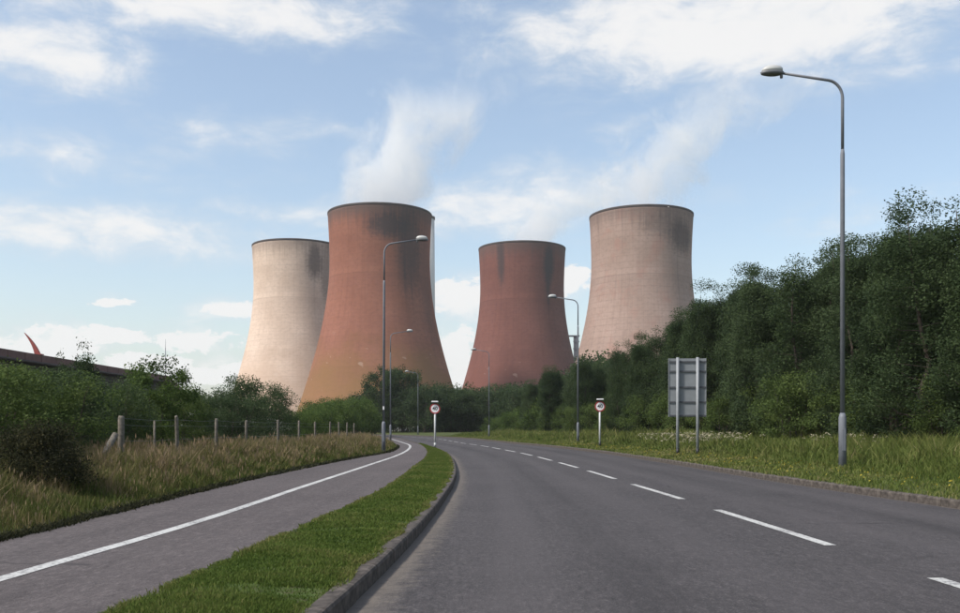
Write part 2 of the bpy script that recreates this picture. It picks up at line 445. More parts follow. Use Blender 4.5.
Xw = hermite([-12, 7, 10, 18, 28, 38, 50, 62, 71, 86, 103], [-3.75, -3.6, -3.45, -3.42, -3.4, -3.42, -3.85, -4.75, -5.9, -7.9, -10.2])  # path line
RZ, PZ, VZ = 0.0, .055, .10
def bank_left(d):      # height of the left bank d metres left of the path
    return .07 + .20 * np.clip(d / 3.0, 0, 1)
def bank_right(d):
    return .11 + .30 * np.clip(d / 11.0, 0, 1)
YS = np.concatenate([np.arange(-12, 60, 1.0), np.arange(60, 262, 2.0)])
def strip(name, f0, f1, ys, z0, z1, mat, n=2, zfun=None, kind='structure'):
    V, Fc = [], []
    for Y in ys:
        a, b = float(f0(Y)), float(f1(Y))
        for k in range(n):
            s = k / (n - 1); x = a + (b - a) * s
            z = z0 + (z1 - z0) * s if zfun is None else float(zfun(s, a, b))
            V.append((x, Y, z))
    for i in range(len(ys) - 1):
        for k in range(n - 1):
            p = i * n + k; Fc.append((p, p + 1, p + n + 1, p + n))
    o = link(name, pymesh(name, V, Fc, mat, True)); o['kind'] = kind
    return o

# ground: one sheet to the horizon, lying under everything else
gx = np.concatenate([[-4000, -2000, -900, -400, -200], np.arange(-120, 121, 12), [200, 400, 900, 2000, 4000]])
gy = np.concatenate([[-600, -200, -60], np.arange(-30, 281, 10), [340, 420, 520, 700, 1000, 1600, 2600, 5000]])
gv = [(x, y, -.08 - .05 * math.sin(x * .03) * math.sin(y * .02)) for y in gy for x in gx]
gf = [(j*len(gx)+i, j*len(gx)+i+1, (j+1)*len(gx)+i+1, (j+1)*len(gx)+i) for j in range(len(gy)-1) for i in range(len(gx)-1)]
ground = link('ground', pymesh('ground', gv, gf, MAT['ground'], True)); ground['kind'] = 'structure'

road = strip('road', lambda y: Xl(y) - .02, lambda y: Xr(y) + .02, YS, RZ, RZ, MAT['road'], 25, lambda s, a, b: RZ + .05 * (1 - (2*s - 1)**2) - .02)
def channel(o, n, prof):
    a = o.data.attributes.new('channel', 'FLOAT', 'POINT')
    a.data.foreach_set('value', np.tile(np.asarray(prof, np.float32), len(o.data.vertices) // n))
def lateral(o, n):
    a = o.data.attributes.new('lateral', 'FLOAT', 'POINT')
    a.data.foreach_set('value', np.tile(np.linspace(0, 1, n).astype(np.float32), len(o.data.vertices) // n))
lateral(road, 25)
channel(road, 25, [1.0 if i == 0 else (.55 if i == 1 else (.8 if i == 24 else 0)) for i in range(25)])
ysp = YS[YS <= 175]
path = strip('path', Xpl, Xpr, ysp, PZ, PZ + .02, MAT['path'], 15)
channel(path, 15, [.9, .3] + [0] * 11 + [.2, .7])
ysv = np.arange(-12, 66, .8)
def vz(s, a, b): return VZ + .035 * math.sin(math.pi * s) - (.025 * max(0, .15 - s) / .15)
verge = strip('verge', lambda y: Xpr(y) - .03, lambda y: np.maximum(Xl(y) - .12, Xpr(y) + .02), ysv, VZ, VZ, MAT['verge'], 6, vz)
bankl = strip('bank', lambda y: Xpl(y) - 34.0, lambda y: Xpl(y) + .02, ysp, .1, .1, MAT['bank'], 24, lambda s, a, b: float(bank_left((1 - s) * 34.0)) + .05 * math.sin(s * 40) * (1 - s))
bankr = strip('verge', lambda y: Xr(y) + .12, lambda y: Xr(y) + 44.0, YS, .1, .1, MAT['ground'], 30, lambda s, a, b: float(bank_right(s * 44.0)))
bankr.name = 'verge.001'

# painted markings: children of the road / path they lie on
def mark(name, f, y0, y1, wd, zf, parent, n=8):
    V, Fc = [], []
    for i in range(n):
        Y = y0 + (y1 - y0) * i / (n - 1); x = float(f(Y)); z = zf(Y)
        V += [(x - wd / 2, Y, z), (x + wd / 2, Y, z)]
    for i in range(n - 1): Fc.append((2*i, 2*i+1, 2*i+3, 2*i+2))
    return link(name, pymesh(name, V, Fc, MAT['paint']), parent)
def road_z(x, Y):
    a, b = float(Xl(Y)), float(Xr(Y)); s = (x - a) / (b - a)
    return RZ + .05 * (1 - (2*s - 1)**2) - .02
for k in range(-1, 24):
    mark('centre_line_dash', Xc, 9.2 + 6*k, 13.2 + 6*k, .125, lambda Y: road_z(float(Xc(Y)), Y) + .004, road)
mark('path_line', Xw, -10, 100, .14, lambda Y: PZ + .02 * ((float(Xw(Y)) - float(Xpl(Y))) / (float(Xpr(Y)) - float(Xpl(Y)))) + .0045, path, 120)

# kerbs: separate stones near by, one run beyond
def kerb(fx, side, y0, y1, yend):
    k = empty('kerb', (float(fx(y0)), y0, 0)); k['kind'] = 'structure'
    L = .905
    prof = [(-.0, -.06), (0, .085), (.012, .105), (.03, .112), (.125, .114), (.125, -.06)]
    metas = []
    for v in range(3):
        V, Fc = [], []
        for e, y in enumerate((-L/2, -L/2 + .012, L/2 - .012, L/2)):
            ins = .006 if e in (0, 3) else 0
            for (px, pz) in prof:
                j = random.uniform(-.003, .003)
                V.append((side * (px + (ins if px < .06 else -ins) + j * .5), y, pz - ins * (1 if pz > 0 else 0) + j * .5))
        n = len(prof)
        for i in range(3):
            for q in range(n):
                r_ = (q + 1) % n; Fc.append((i*n+q, i*n+r_, (i+1)*n+r_, (i+1)*n+q))
        Fc += [tuple(range(n)), tuple(range(3*n, 4*n))]
        metas.append(pymesh('kerb_stone', V, Fc, MAT['kerb']))
    Y = y0
    while Y < y1:
        x0, x1 = float(fx(Y)), float(fx(Y + .9)); sl = math.atan2(x1 - x0, .9)
        step = .918 * math.cos(sl)
        o = link('kerb_stone', random.choice(metas), k)
        o.location = ((x0 + float(fx(Y + step))) / 2 - k.location.x + random.uniform(-.004, .004), Y + step/2 - k.location.y, random.uniform(-.004, .004))
        o.rotation_euler = (0, random.uniform(-.01, .01), -sl + random.uniform(-.004, .004))
        Y += step
    V, Fc = [], []
    ys = np.arange(Y, yend, 2.0); n = len(prof)
    for yy in ys:
        for (px, pz) in prof: V.append((float(fx(yy)) + side * px - k.location.x, yy - k.location.y, pz))
    for i in range(len(ys) - 1):
        for q in range(n - 1): Fc.append((i*n+q, i*n+q+1, (i+1)*n+q+1, (i+1)*n+q))
    o = link('kerb_run', pymesh('kerb_run', V, Fc, MAT['kerb']), k); o['kind'] = 'stuff'
    return k
kerb(Xl, -1, 1.0, 62.0, 240)
kerb(Xr, 1, 8.0, 62.0, 240)

# ------------------------------------------------------------------ cooling towers
def tower_radius(z, H=109.0, rt=25.2, zt=86.0, rb=44.5, rtop=26.2):
    b2 = zt**2 / ((rb / rt)**2 - 1)
    if z <= zt: return rt * math.sqrt(1 + (z - zt)**2 / b2)
    return rt + (rtop - rt) * ((z - zt) / (H - zt))**1.6
def cooling_tower(name, X, Y, label, mat, H=109.0):
    root = empty(name, (X, Y, -.1)); tag(root, label, 'cooling tower', 'power station cooling towers')
    zs = [7 + (H - 7) * i / 60 for i in range(61)]
    prof = [(tower_radius(z, H), z) for z in zs]
    prof += [(tower_radius(z, H) - (.5 if z > 20 else .9), z) for z in reversed(zs)]
    child('shell', lathe(prof, 128, True), mat, root, True)
    r = tower_radius(H, H)
    child('rim', lathe([(r - .6, H - .8), (r + .06, H - .8), (r + .1, H - .5), (r + .1, H + .2), (r, H + .3), (r - .8, H + .3), (r - .8, H - .5)], 128, True), MAT['rim'], root, True)
    rb = tower_radius(7, H); leg = None
    for k in range(40):
        th = 2 * math.pi * k / 40
        if leg is None:
            leg = pymesh('leg', *join(tube([(rb + 3.6, -3.4, 0), (rb - .4, 0, 7.3)], [.45, .42], 6), tube([(rb + 3.6, 3.4, 0), (rb - .4, 0, 7.3)], [.45, .42], 6)), MAT['concrete'])
        if math.sin(th) < .15:
            link('leg', leg, root, None, (0, 0, th))
    child('basin', lathe([(rb + 6, -.2), (rb + 6, 1.1), (rb + 5.4, 1.1), (rb + 5.4, -.2)], 64, True), MAT['concrete'], root)
    return root
MAT['rim'] = plain('tower_rim_soot', (.06, .047, .045), .9, 0, .2, .2)
def at(px, D): return (px - 480) * D / F
TH = 109.0
mt1 = tower_mat('tower_pale_buff', (.54, .41, .325), (.66, .52, .425), (.38, .275, .22), [(.60, 97, .24, 13, .75), (.9, 92, .2, 22, .5)], low=(.50, .36, .27), line=.20, streak=.25, topdark=.45)
mt2 = tower_mat('tower_terracotta', (.232, .096, .064), (.285, .124, .085), (.148, .060, .045), [(.30, 99, .55, 8, .9), (.72, 90, .34, 28, .8), (1.15, 75, .3, 40, .4)], low=(.215, .125, .048), line=.13, streak=.45, topdark=.85)
mt3 = tower_mat('tower_brick_red', (.158, .065, .052), (.198, .085, .068), (.095, .042, .037), [(.62, 97, .20, 14, 1.0), (.60, 86, .10, 16, .7), (-.55, 100, .12, 18, .8)], low=(.17, .068, .052), line=.14, streak=.5, topdark=.7)
mt4 = tower_mat('tower_pink_grey', (.300, .212, .175), (.375, .270, .228), (.195, .138, .118), [(.75, 95, .42, 10, .7), (-.1, 18, 1.2, 16, .5), (.3, 100, .6, 7, .4)], line=.30, streak=.45, topdark=.55, red=(.33, .18, .145))
TD_NEAR, TD_FAR = 468.0, 552.0
cooling_tower('cooling_tower', at(297, TD_FAR), TD_FAR, 'pale buff cooling tower, farthest left and half hidden behind a terracotta one', mt1)
cooling_tower('cooling_tower', at(380, TD_NEAR), TD_NEAR, 'large terracotta cooling tower with sooty right shoulder, overlapping the pale tower', mt2)
cooling_tower('cooling_tower', at(522, TD_FAR + 6), TD_FAR + 6, 'dark brick-red cooling tower with a black stain near its rim', mt3)
cooling_tower('cooling_tower', at(641, TD_NEAR + 4), TD_NEAR + 4, 'pinkish grey cooling tower with gridded courses rising behind the right-hand wood', mt4)

# pale chimney peeping out beside the terracotta tower
ch = empty('chimney', (at(421.5, 800), 800, -.1)); tag(ch, 'pale concrete power station chimney showing as a sliver beside terracotta tower', 'chimney')
child('shaft', lathe([(13.5, 0), (11.8, 90), (11.2, 183), (10.2, 183), (10.2, 170)], 48), MAT['chimney'], ch, True)
child('cap', lathe([(11.2, 181.5), (11.7, 181.5), (11.7, 183.6), (10.0, 183.6)], 48), MAT['rim'], ch, True)
# dark steel structure between the two right towers
st = empty('steel_tower', (at(576, 640), 640, -.1)); tag(st, 'narrow dark steel tower with platform, glimpsed between the two right-hand cooling towers', 'steel tower')
hh = 64.5
child('column', join(box(0, 0, hh/2, 3.2, 3.2, hh)), MAT['steel_dark'], st)
child('platform', join(box(-2.2, 0, hh + .4, 9.0, 4.2, .8), box(-6.2, 0, hh - 1.2, .5, 4.0, 2.4)), MAT['steel_dark'], st)
for zz in (50, 56, 61): child('brace', box(0, -1.9, zz, 4.4, .5, .7), MAT['steel_dark'], st)

# ------------------------------------------------------------------ steam
def steam(name, X, Y, Z, a, b, R0, k, zt, dens, label, seed, zfade=.40, lo=.40, hi=.70, c2=0.0):
    m = bpy.data.materials.new('steam'); m.use_nodes = True
    t = NT(m.node_tree); t.n.clear()
    co = t.coord('Object'); x, y, z = t.sep(co)
    ax = t.m('ADD', t.m('MULTIPLY', z, a), t.m('MULTIPLY', t.m('MULTIPLY', z, z), b))
    dx_ = t.m('SUBTRACT', x, ax); rad = t.m('ADD', t.m('MULTIPLY', z, k), R0)
    rr = t.m('DIVIDE', t.m('SQRT', t.m('ADD', t.m('MULTIPLY', dx_, dx_), t.m('MULTIPLY', y, y))), rad)
    fall = t.m('SUBTRACT', 1.0, rr)
    nz = t.noise(t.mapping(co, (1, 1, .8), (seed * 31.0, seed * 7.0, 0)), .046, 7, .66, .5)
    body = t.m('MULTIPLY', t.ss(t.m('ADD', fall, t.m('MULTIPLY', t.m('SUBTRACT', nz, .5), hi)), lo, lo + .34), t.ss(rr, .99, .8))
    fz = t.m('MULTIPLY', t.ss(z, -1.0, 2.0), t.ss(z, zt * .97, zt * zfade))
    dn = t.m('MULTIPLY', body, t.m('MULTIPLY', fz, dens))
    pv = t.n.new('ShaderNodeVolumePrincipled'); pv.inputs['Color'].default_value = (.97, .97, .97, 1)
    pv.inputs['Anisotropy'].default_value = .1
    t.l.new(dn, pv.inputs['Density'])
    o = t.n.new('ShaderNodeOutputMaterial'); t.l.new(pv.outputs[0], o.inputs['Volume'])
    m.cycles.volume_step_rate = .35
    V, Fc = [], []; n = 20; seg = 20
    for i in range(n + 1):
        zz = zt * i / n; r = R0 + k * zz; xx = a * zz + b * zz * zz
        for q in range(seg):
            th = 2 * math.pi * q / seg; V.append((xx + r * math.cos(th), r * math.sin(th), zz))
    for i in range(n):
        for q in range(seg):
            j = (q + 1) % seg; Fc.append((i*seg+q, i*seg+j, (i+1)*seg+j, (i+1)*seg+q))
    Fc += [tuple(reversed(range(seg))), tuple(range(n*seg, (n+1)*seg))]
    ob = link(name, pymesh(name, V, Fc, m), None, (X, Y, Z))
    tag(ob, label, 'steam', 'steam plumes above the cooling towers', 'stuff')
    return ob
steam('steam_plume', at(380, TD_NEAR), TD_NEAR, TH + .4, .12, .0066, 29, .20, 72, .046, 'white steam plume leaning right as it rises from the terracotta tower', 1, .50, .28, 3.4)
steam('steam_plume', at(522, TD_FAR + 6), TD_FAR + 6, TH + .4, 1.0, .012, 25, .30, 48, .032, 'thin steam drifting off the dark red tower towards the right', 2, .45, .30, 2.4)
steam('steam_plume', at(641, TD_NEAR + 4), TD_NEAR + 4, TH + .4, .10, .0125, 29, .24, 74, .034, 'ragged steam plume leaning right above the pinkish grey tower', 5, .50, .36, 3.9)

# ------------------------------------------------------------------ trees and shrubs
def leaf_quads(P, size, tint, name, mat, flat=.0, nrm=None):
    """rhombic leaves at points P"""
    N = len(P)
    a = rng.normal(size=(N, 3)); a /= np.linalg.norm(a, axis=1)[:, None]
    r2 = rng.normal(size=(N, 3))
    if nrm is not None: r2 = r2 * .8 + nrm * 1.2
    b = np.cross(a, r2); b /= np.linalg.norm(b, axis=1)[:, None] + 1e-9
    s = (size * rng.uniform(.65, 1.35, N))[:, None]
    V = np.empty((N, 4, 3))
    V[:, 0] = P - a * s * .5; V[:, 1] = P + b * s * .27 - a * s * .05; V[:, 2] = P + a * s * .5; V[:, 3] = P - b * s * .27 - a * s * .05
    return quads_mesh(name, V.reshape(-1, 3), 4, [(0, 1, 2, 3)], mat, tint)
def make_tree(h, rad, base, ncl, nleaf, size, shape, leafmat, barkmat, stems=1, trunk_r=.1, spread=.34, droop=.0, lean=0.0):
    V, Fc = [], []
    def crown_r(s):
        if shape == 'column': return rad * (min(1, (s + .04) / .22) ** .6) * (max(0, 1 - s) ** .55) * 1.12
        if shape == 'round': return rad * math.sqrt(max(0.0, 1 - (2 * s - .92) ** 2 / 1.18))
        if shape == 'shrub': return rad * (max(0, 1 - s) ** .5) * (.86 + .3 * s)
        return rad
    cz0, cz1 = h * base, h
    cent = []
    for sidx in range(stems):
        off = np.array([rng.normal() * .12 * rad, rng.normal() * .12 * rad]) * (0 if stems == 1 else 1.6)
        top = np.array([rng.normal() * .08 * h * .3 + off[0] * 2 + lean * h, rng.normal() * .05 * h + off[1] * 2, h * rng.uniform(.86, .97)])
        path, rr = [], []
        for i in range(9):
            s = i / 8; wob = math.sin(s * math.pi) * .03 * h
            path.append((off[0] + (top[0] - off[0]) * s + wob * rng.normal() * .5, off[1] + (top[1] - off[1]) * s + wob * rng.normal() * .5, top[2] * s - .15 * (i == 0)))
            rr.append(trunk_r * (1 - s * .88) * (1.25 if i == 0 else 1))
        v, f = tube(path, rr, 7); n = len(V); V += v; Fc += [tuple(i + n for i in q) for q in f]
        nl = int(ncl * .5 / stems)
        for li in range(nl):
            s = base * .8 + (1 - base * .8) * ((li + rng.uniform()) / nl) * .93
            i0 = min(int(s * 8), 7); fr = s * 8 - i0
            p0 = np.array(path[i0]) * (1 - fr) + np.array(path[i0 + 1]) * fr
            th = li * 2.4 + rng.normal() * .4
            sc = (p0[2] - cz0) / (cz1 - cz0)
            r = crown_r(min(max(sc + .1, 0.02), .99)) * rng.uniform(.72, 1.05)
            p2 = p0 + np.array([math.cos(th) * r, math.sin(th) * r, (.45 - droop) * r + .2 * rng.normal() * r])
            p2[2] = min(p2[2], h * .99)
            p1 = (p0 + p2) / 2 + np.array([0, 0, -.08 * r]) + rng.normal(size=3) * .05 * r
            br = trunk_r * (1 - s * .85) * .42
            v, f = tube([p0, p1, p2], [br, br * .6, br * .2], 5, False); n = len(V); V += v; Fc += [tuple(i + n for i in q) for q in f]
            cent.append((p2, r)); cent.append((p1 * .45 + p2 * .55, r))
        cent.append((np.array([top[0], top[1], h * .97]), rad * .5))
    P, T = [], []
    for (c, r) in cent:
        rc = spread * rad * rng.uniform(.7, 1.25)
        m = int(nleaf * rng.uniform(.6, 1.4) * (rc / (spread * rad)) ** 1.5)
        q = rng.normal(size=(m, 3)); q /= np.linalg.norm(q, axis=1)[:, None]
        q *= (rng.uniform(size=m) ** .45)[:, None] * rc * np.array([1.05, 1.05, .8])
        if shape == 'column': q[:, 2] *= 1.25
        pts = c + q
        keep = pts[:, 2] > .05
        pts = pts[keep]
        P.append(pts); T.append(np.clip(.47 + rng.normal() * .24 + rng.normal(size=len(pts)) * .14, 0, 1))
    P = np.concatenate(P); T = np.concatenate(T)
    P = P + rng.normal(size=P.shape) * .03
    return (pymesh('trunk', V, Fc, barkmat, True), leaf_quads(P, size, T, 'crown', leafmat))
def plant(proto, name, X, Y, Z, sc, rz, label, cat, group, sxy=1.0):
    o = empty(name, (X, Y, Z), rz); o.scale = (sc * sxy, sc * sxy, sc)
    link('trunk', proto[0], o); link('crown', proto[1], o)
    tag(o, label, cat, group)
    return o
# kinds (height about 10 for trees, 3 for shrubs, scaled on planting)
wood = [make_tree(11.0, rng.uniform(1.6, 2.0), .05, 180, 280, .10, 'column', MAT['leaf_wood'] if i in (1, 4) else MAT['leaf_dark'], MAT['bark'], 1 if i % 2 else 2, .11, .33) for i in range(6)]
edge = [make_tree(3.0, 1.5, .02, 60, 170, .10, 'shrub', MAT['leaf_mid'], MAT['bark'], 4, .035, .34) for i in range(3)]
shrub = [make_tree(3.2, 1.55, .03, 95, 150, .085, 'shrub', MAT['leaf_mid'], MAT['bark'], 4, .04, .30) for i in range(4)]
shrub_dark = [make_tree(3.2, 1.6, .03, 95, 150, .08, 'shrub', MAT['leaf_wood'], MAT['bark'], 4, .04, .30) for i in range(3)]
bright = make_tree(3.6, 1.25, .10, 80, 130, .095, 'round', MAT['leaf_light'], MAT['bark'], 2, .05, .30)
pine = make_tree(3.8, .9, .05, 80, 120, .07, 'column', MAT['leaf_dark'], MAT['bark'], 1, .05, .30)
bramble = make_tree(1.6, 1.25, .02, 90, 150, .065, 'shrub', MAT['leaf_brown'], MAT['bark'], 5, .02, .30)
bigtree = [make_tree(12.0, 4.3, .12, 150, 110, .30, 'round', MAT['leaf_dark'], MAT['bark'], 1, .22, .27) for i in range(2)]
farbush = [make_tree(7.0, 4.0, .02, 110, 110, .26, 'shrub', MAT['leaf_dark'], MAT['bark'], 4, .10, .28) for i in range(3)]
farlight = [make_tree(4.0, 2.8, .02, 90, 110, .17, 'shrub', MAT['leaf_light'], MAT['bark'], 4, .06, .30) for i in range(2)]
def zr(x, Y): return float(bank_right(x - float(Xr(Y)))) - .05
def wood_h(Y): return float(np.interp(Y, [20, 36, 41, 60, 68, 78, 86, 96, 108, 130], [10.1, 10.1, 10.5, 10.8, 10.2, 9.2, 7.8, 8.4, 8.0, 7.6]))
WG = 'trees of the dense wood along the right verge'
def landmark_labels(objs, marks):
    """the member nearest in view to each landmark is described by it"""
    free = list(objs)
    for px, lab in marks:
        if not free: break
        b = min(free, key=lambda q: abs(q.location.x / q.location.y * F + 480 - px))
        b['label'] = lab; free.remove(b)
front_row, foot = [], []
Y = 22.0; k = 0
while Y < 124:
    for row, (u, st_) in enumerate(((12.2, 1.0), (15.4, 1.04), (19.5, 1.06))):
        if row == 2 and (k % 2 or Y > 90): continue
        yy = Y + rng.normal() * .6 + row * 1.3; x = float(Xr(yy)) + u + rng.normal() * .7
        hgt = wood_h(yy) * st_ * rng.uniform(.90, 1.04)
        lab = ('dark green tree in front row of the right-hand wood, foliage down to the grass', 'dark green tree in the second row of the right-hand wood', 'tall dark tree at the back of the right-hand wood, only its top showing')[row]
        tr = plant(wood[int(rng.integers(6))], 'woodland_tree', x, yy, zr(x, yy), hgt / 11.0, rng.uniform(0, 6.28), lab, 'tree', WG, rng.uniform(.95, 1.35))
        if row == 0: front_row.append(tr)
    k += 1
    Y += rng.uniform(1.9, 2.7)
landmark_labels(front_row, [(842, 'dark front-row woodland tree directly behind the nearest street lamp'), (687, 'dark front-row woodland tree directly behind the grey sign back'),
    (945, 'tall front-row woodland tree at the right edge of the picture'), (890, 'front-row woodland tree midway between nearest street lamp and right edge'), (765, 'front-row woodland tree midway between the grey sign back and nearest lamp'),
    (722, 'front-row woodland tree just right of the grey sign back'), (810, 'front-row woodland tree just left of the nearest street lamp'), (640, 'lower front-row woodland tree just left of the grey sign back')])
# bushes along the foot of the wood
for i, Y in enumerate(np.arange(24, 112, 3.6)):
    yy = Y + rng.normal() * .8; x = float(Xr(yy)) + rng.uniform(9.8, 11.4)
    bu = plant(edge[i % 3], 'woodland_bush', x, yy, zr(x, yy), rng.uniform(.55, 1.15), rng.uniform(0, 6.28), 'low green bush at the foot of the right-hand wood', 'bush', 'bushes at the foot of the right-hand wood'); foot.append(bu)
landmark_labels(foot, [(842, 'low green bush at the wood foot directly behind the nearest street lamp'), (930, 'low green bush at the wood foot by the right edge'), (750, 'low green bush at the wood foot right of the grey sign back'),
    (690, 'low green bush at the wood foot directly behind the grey sign back'), (602, 'low green bush at the wood foot behind the right-hand speed limit sign'), (640, 'low green bush at the wood foot between speed limit sign and grey sign back')])
# light bushes inside the bend
for i, (px, D, h_) in enumerate(((512, 128, 3.0), (530, 122, 4.0), (548, 118, 4.6), (566, 114, 4.6), (584, 108, 4.4), (604, 100, 3.6), (540, 132, 4.4), (560, 128, 5.0), (496, 134, 2.4))):
    plant(farlight[i % 2], 'bend_bush', at(px, D), D, .2, h_ / 4.0, i * 1.3, 'lighter green bush on the inside of the bend, right of the road', 'bush', 'light green bushes right of the bend')
# dark hedge of trees closing the view beyond the bend
spots = [(424, 168, 8.6), (434, 178, 7.6), (446, 170, 8.2), (456, 182, 9.6), (466, 172, 8.0), (478, 180, 8.2), (490, 172, 8.4), (503, 178, 9.2), (516, 168, 8.8), (530, 160, 8.4), (543, 166, 8.8), (556, 158, 8.2), (568, 152, 8.4), (580, 150, 10.5), (592, 146, 12.2), (604, 140, 11.0), (438, 190, 8), (470, 192, 8.4), (412, 176, 8.2), (400, 182, 9.0), (388, 190, 9.0), (372, 196, 8.4), (357, 200, 7.6), (342, 206, 7.0), (330, 212, 6.4), (318, 216, 5.6), (306, 222, 5.0)]
for i, (px, D, h_) in enumerate(spots):
    plant(farbush[i % 3], 'hedge_tree', at(px, D) + rng.normal() * .6, D, -.05, h_ / 7.0, i * 1.7, 'dark green bushy tree in the hedge beyond the bend', 'tree', 'dark hedge trees beyond the bend')
plant(bigtree[0], 'round_tree', at(381, 176), 176, -.05, 12.8 / 12, .4, 'tall dark round tree left of the bend, behind the left lamp post', 'tree', None, .85)
plant(bigtree[1], 'round_tree', at(402, 178), 178, -.05, 13.2 / 12, 2.0, 'tall dark round tree beyond the bend, just right of the left lamp post', 'tree', None, .85)
plant(bigtree[0], 'round_tree', at(457, 186), 186, -.05, 9.0 / 12, 3.0, 'small dark round tree in the gap between terracotta and red towers', 'tree', None, .7)
# left side behind the fence
def zl(x, Y): return float(bank_left(float(Xpl(Y)) - x)) - .05
SG = 'green shrubs behind the wire fence'
for i, (px, D, h_, kind, s_) in enumerate((
    (-95, 15, 2.6, 'g', 1.15), (-40, 17, 2.8, 'g', 1.2), (5, 19, 2.7, 'g', 1.15), (42, 21.5, 2.75, 'g', 1.15), (20, 25, 3.15, 'd', 1.2), (72, 24, 2.9, 'd', 1.1), (104, 27, 2.9, 'd', 1.1),
    (-20, 22, 3.0, 'g', 1.2), (122, 29, 2.7, 'g', 1.1), (176, 34, 2.95, 'g', 1.0), (160, 40, 3.3, 'd', 1.1), (203, 38, 2.75, 'd', 1.05), (190, 44, 3.2, 'd', 1.1),
    (226, 42, 3.1, 'd', 1.1), (248, 45, 4.15, 'd', 1.1), (268, 49, 3.9, 'd', 1.0), (236, 50, 3.5, 'd', 1.2), (281, 55, 3.0, 'd', .75),
    (60, 30, 3.3, 'd', 1.2), (0, 30, 3.0, 'd', 1.3), (135, 36, 3.1, 'd', 1.2))):
    p = shrub[i % 4] if kind == 'g' else shrub_dark[i % 3]
    look = 'mid green leafy shrub' if kind == 'g' else 'dark green dense shrub'
    pp = [121, 177, 216, 246, 278]; nm = ['first', 'second', 'third', 'fourth', 'fifth']
    j = int(np.argmin([abs(px - q) for q in pp]))
    if px < 100: lab = look + (' at the left edge, below the brown roof' if px < 15 else ' behind the bramble, below the brown roof')
    else: lab = look + ', ' + ('rear row' if D > 1.0 * (20.6, 24.4, 28.0, 31.8, 36.8)[j] + 11.5 else 'front row') + ', behind the ' + nm[j] + ' fence post from the left'
    x = at(px, D); plant(p, 'shrub', x, D, zl(x, D), h_ / 3.95, i * 1.9, lab, 'shrub', SG, s_)
plant(pine, 'slender_tree', at(84, 26), 26, .1, 3.55 / 3.8, .3, 'slender dark tree whose spiky top rises above the brown roof', 'tree', None, .8)
plant(pine, 'slender_tree', at(58, 26), 26, .1, 3.25 / 3.8, 2.1, 'slim dark treetop beside the red fin, above the brown roof', 'tree', None, .7)
plant(bright, 'bright_tree', at(150, 31), 31, .1, 3.35 / 3.6, .9, 'small light green leafy tree behind the fence posts', 'tree', None, 1.0)
x = at(50, 14.0); plant(bramble, 'bramble_bush', x, 14.0, zl(x, 14.0), .66, .5, 'dark brownish bramble bush in the grass beside the path, left edge', 'bush', None, .86)
for i, (px, D, h_) in enumerate(((296, 60, 1.9), (306, 66, 2.0), (314, 74, 2.2), (322, 82, 2.7), (330, 90, 3.2), (338, 98, 3.4), (346, 106, 3.9), (352, 116, 4.4), (358, 126, 4.8), (366, 136, 4.2), (340, 118, 4.5), (326, 104, 3.8), (316, 92, 3.0), (372, 128, 2.6))):
    x = at(px, D); plant(farlight[i % 2], 'roadside_bush', x, D, zl(x, D), h_ / 4.0, i * 1.1, 'light green bush between the fence line and terracotta tower', 'bush', 'light green bushes left of the bend', .85)

# ------------------------------------------------------------------ grass
def blades(name, X, Yv, Z, H, W, tint, mat, bend=.35, parent=None, label=None):
    N = len(X)
    th = rng.uniform(0, 2 * np.pi, N); ph = rng.uniform(0, 2 * np.pi, N)
    b = np.stack([np.cos(ph), np.sin(ph), np.zeros(N)], 1) * (H * bend * rng.uniform(.1, 1.0, N))[:, None]
    s = np.stack([np.cos(th), np.sin(th), np.zeros(N)], 1) * (W / 2)[:, None]
    P = np.stack([X, Yv, Z], 1); up = np.zeros((N, 3)); up[:, 2] = H
    V = np.empty((N, 5, 3))
    V[:, 0] = P - s; V[:, 1] = P + s
    mid = P + up * .58 + b * .35
    V[:, 2] = mid + s * .8; V[:, 3] = mid - s * .8
    V[:, 4] = P + up * rng.uniform(.9, 1.0, N)[:, None] + b
    me = quads_mesh(name, V.reshape(-1, 3), 5, [(0, 1, 2, 3), (3, 2, 4)], mat, tint)
    o = link(name, me, parent); o['kind'] = 'stuff'
    if label: o['label'] = label
    return o, V[:, 4]
def patch(X, Yv, sc, seed):
    """smooth value noise 0..1 for clumping"""
    r = np.random.default_rng(seed); v = np.zeros(len(X))
    for i in range(7):
        kx, ky = r.normal(size=2) * sc * (1 + i * .35); v += np.sin(X * kx + Yv * ky + r.uniform(0, 6.28)) / (1 + i * .25)
    return np.clip(.5 + v * .2, 0, 1)
# left bank: long dry grass
N = 190000
Yv = 3.5 * (80 / 3.5) ** rng.uniform(0, 1, N) ** .92
dl = rng.uniform(0, 1, N) ** .85 * 4.6 + .05
X = Xpl(Yv) - dl
pt = patch(X, Yv, 1.1, 3); pf = patch(X, Yv, 4.0, 5)
H = (.12 + .33 * np.clip(dl / 1.3, 0, 1)) * (.40 + .95 * pt) * rng.uniform(.45, 1.35, N)
H = np.where(Yv < 11, H * .75, H)
dry = np.clip(-.03 + .40 * np.clip(dl / 1.1, 0, 1) + .75 * (pf - .5) + .55 * (pt - .5) + rng.normal(size=N) * .22, 0, 1)
W = np.clip(.0011 * Yv, .006, .03) * rng.uniform(.6, 1.3, N)
o, tips = blades('tall_grass', X, Yv, bank_left(dl) - .02, H, W, dry, MAT['grass_dry'], .75, None, 'long dry brownish grass on the bank between path and fence')
o['category'] = 'grass'
sel = rng.uniform(size=N) < .11; sel &= dry > .35
P = tips[sel]; nn = len(P)
s_ = np.clip(.0017 * P[:, 1], .009, .04)
V = np.empty((nn, 4, 3)); th = rng.uniform(0, 6.28, nn); sx = np.stack([np.cos(th), np.sin(th), np.zeros(nn)], 1) * (s_ * .45)[:, None]
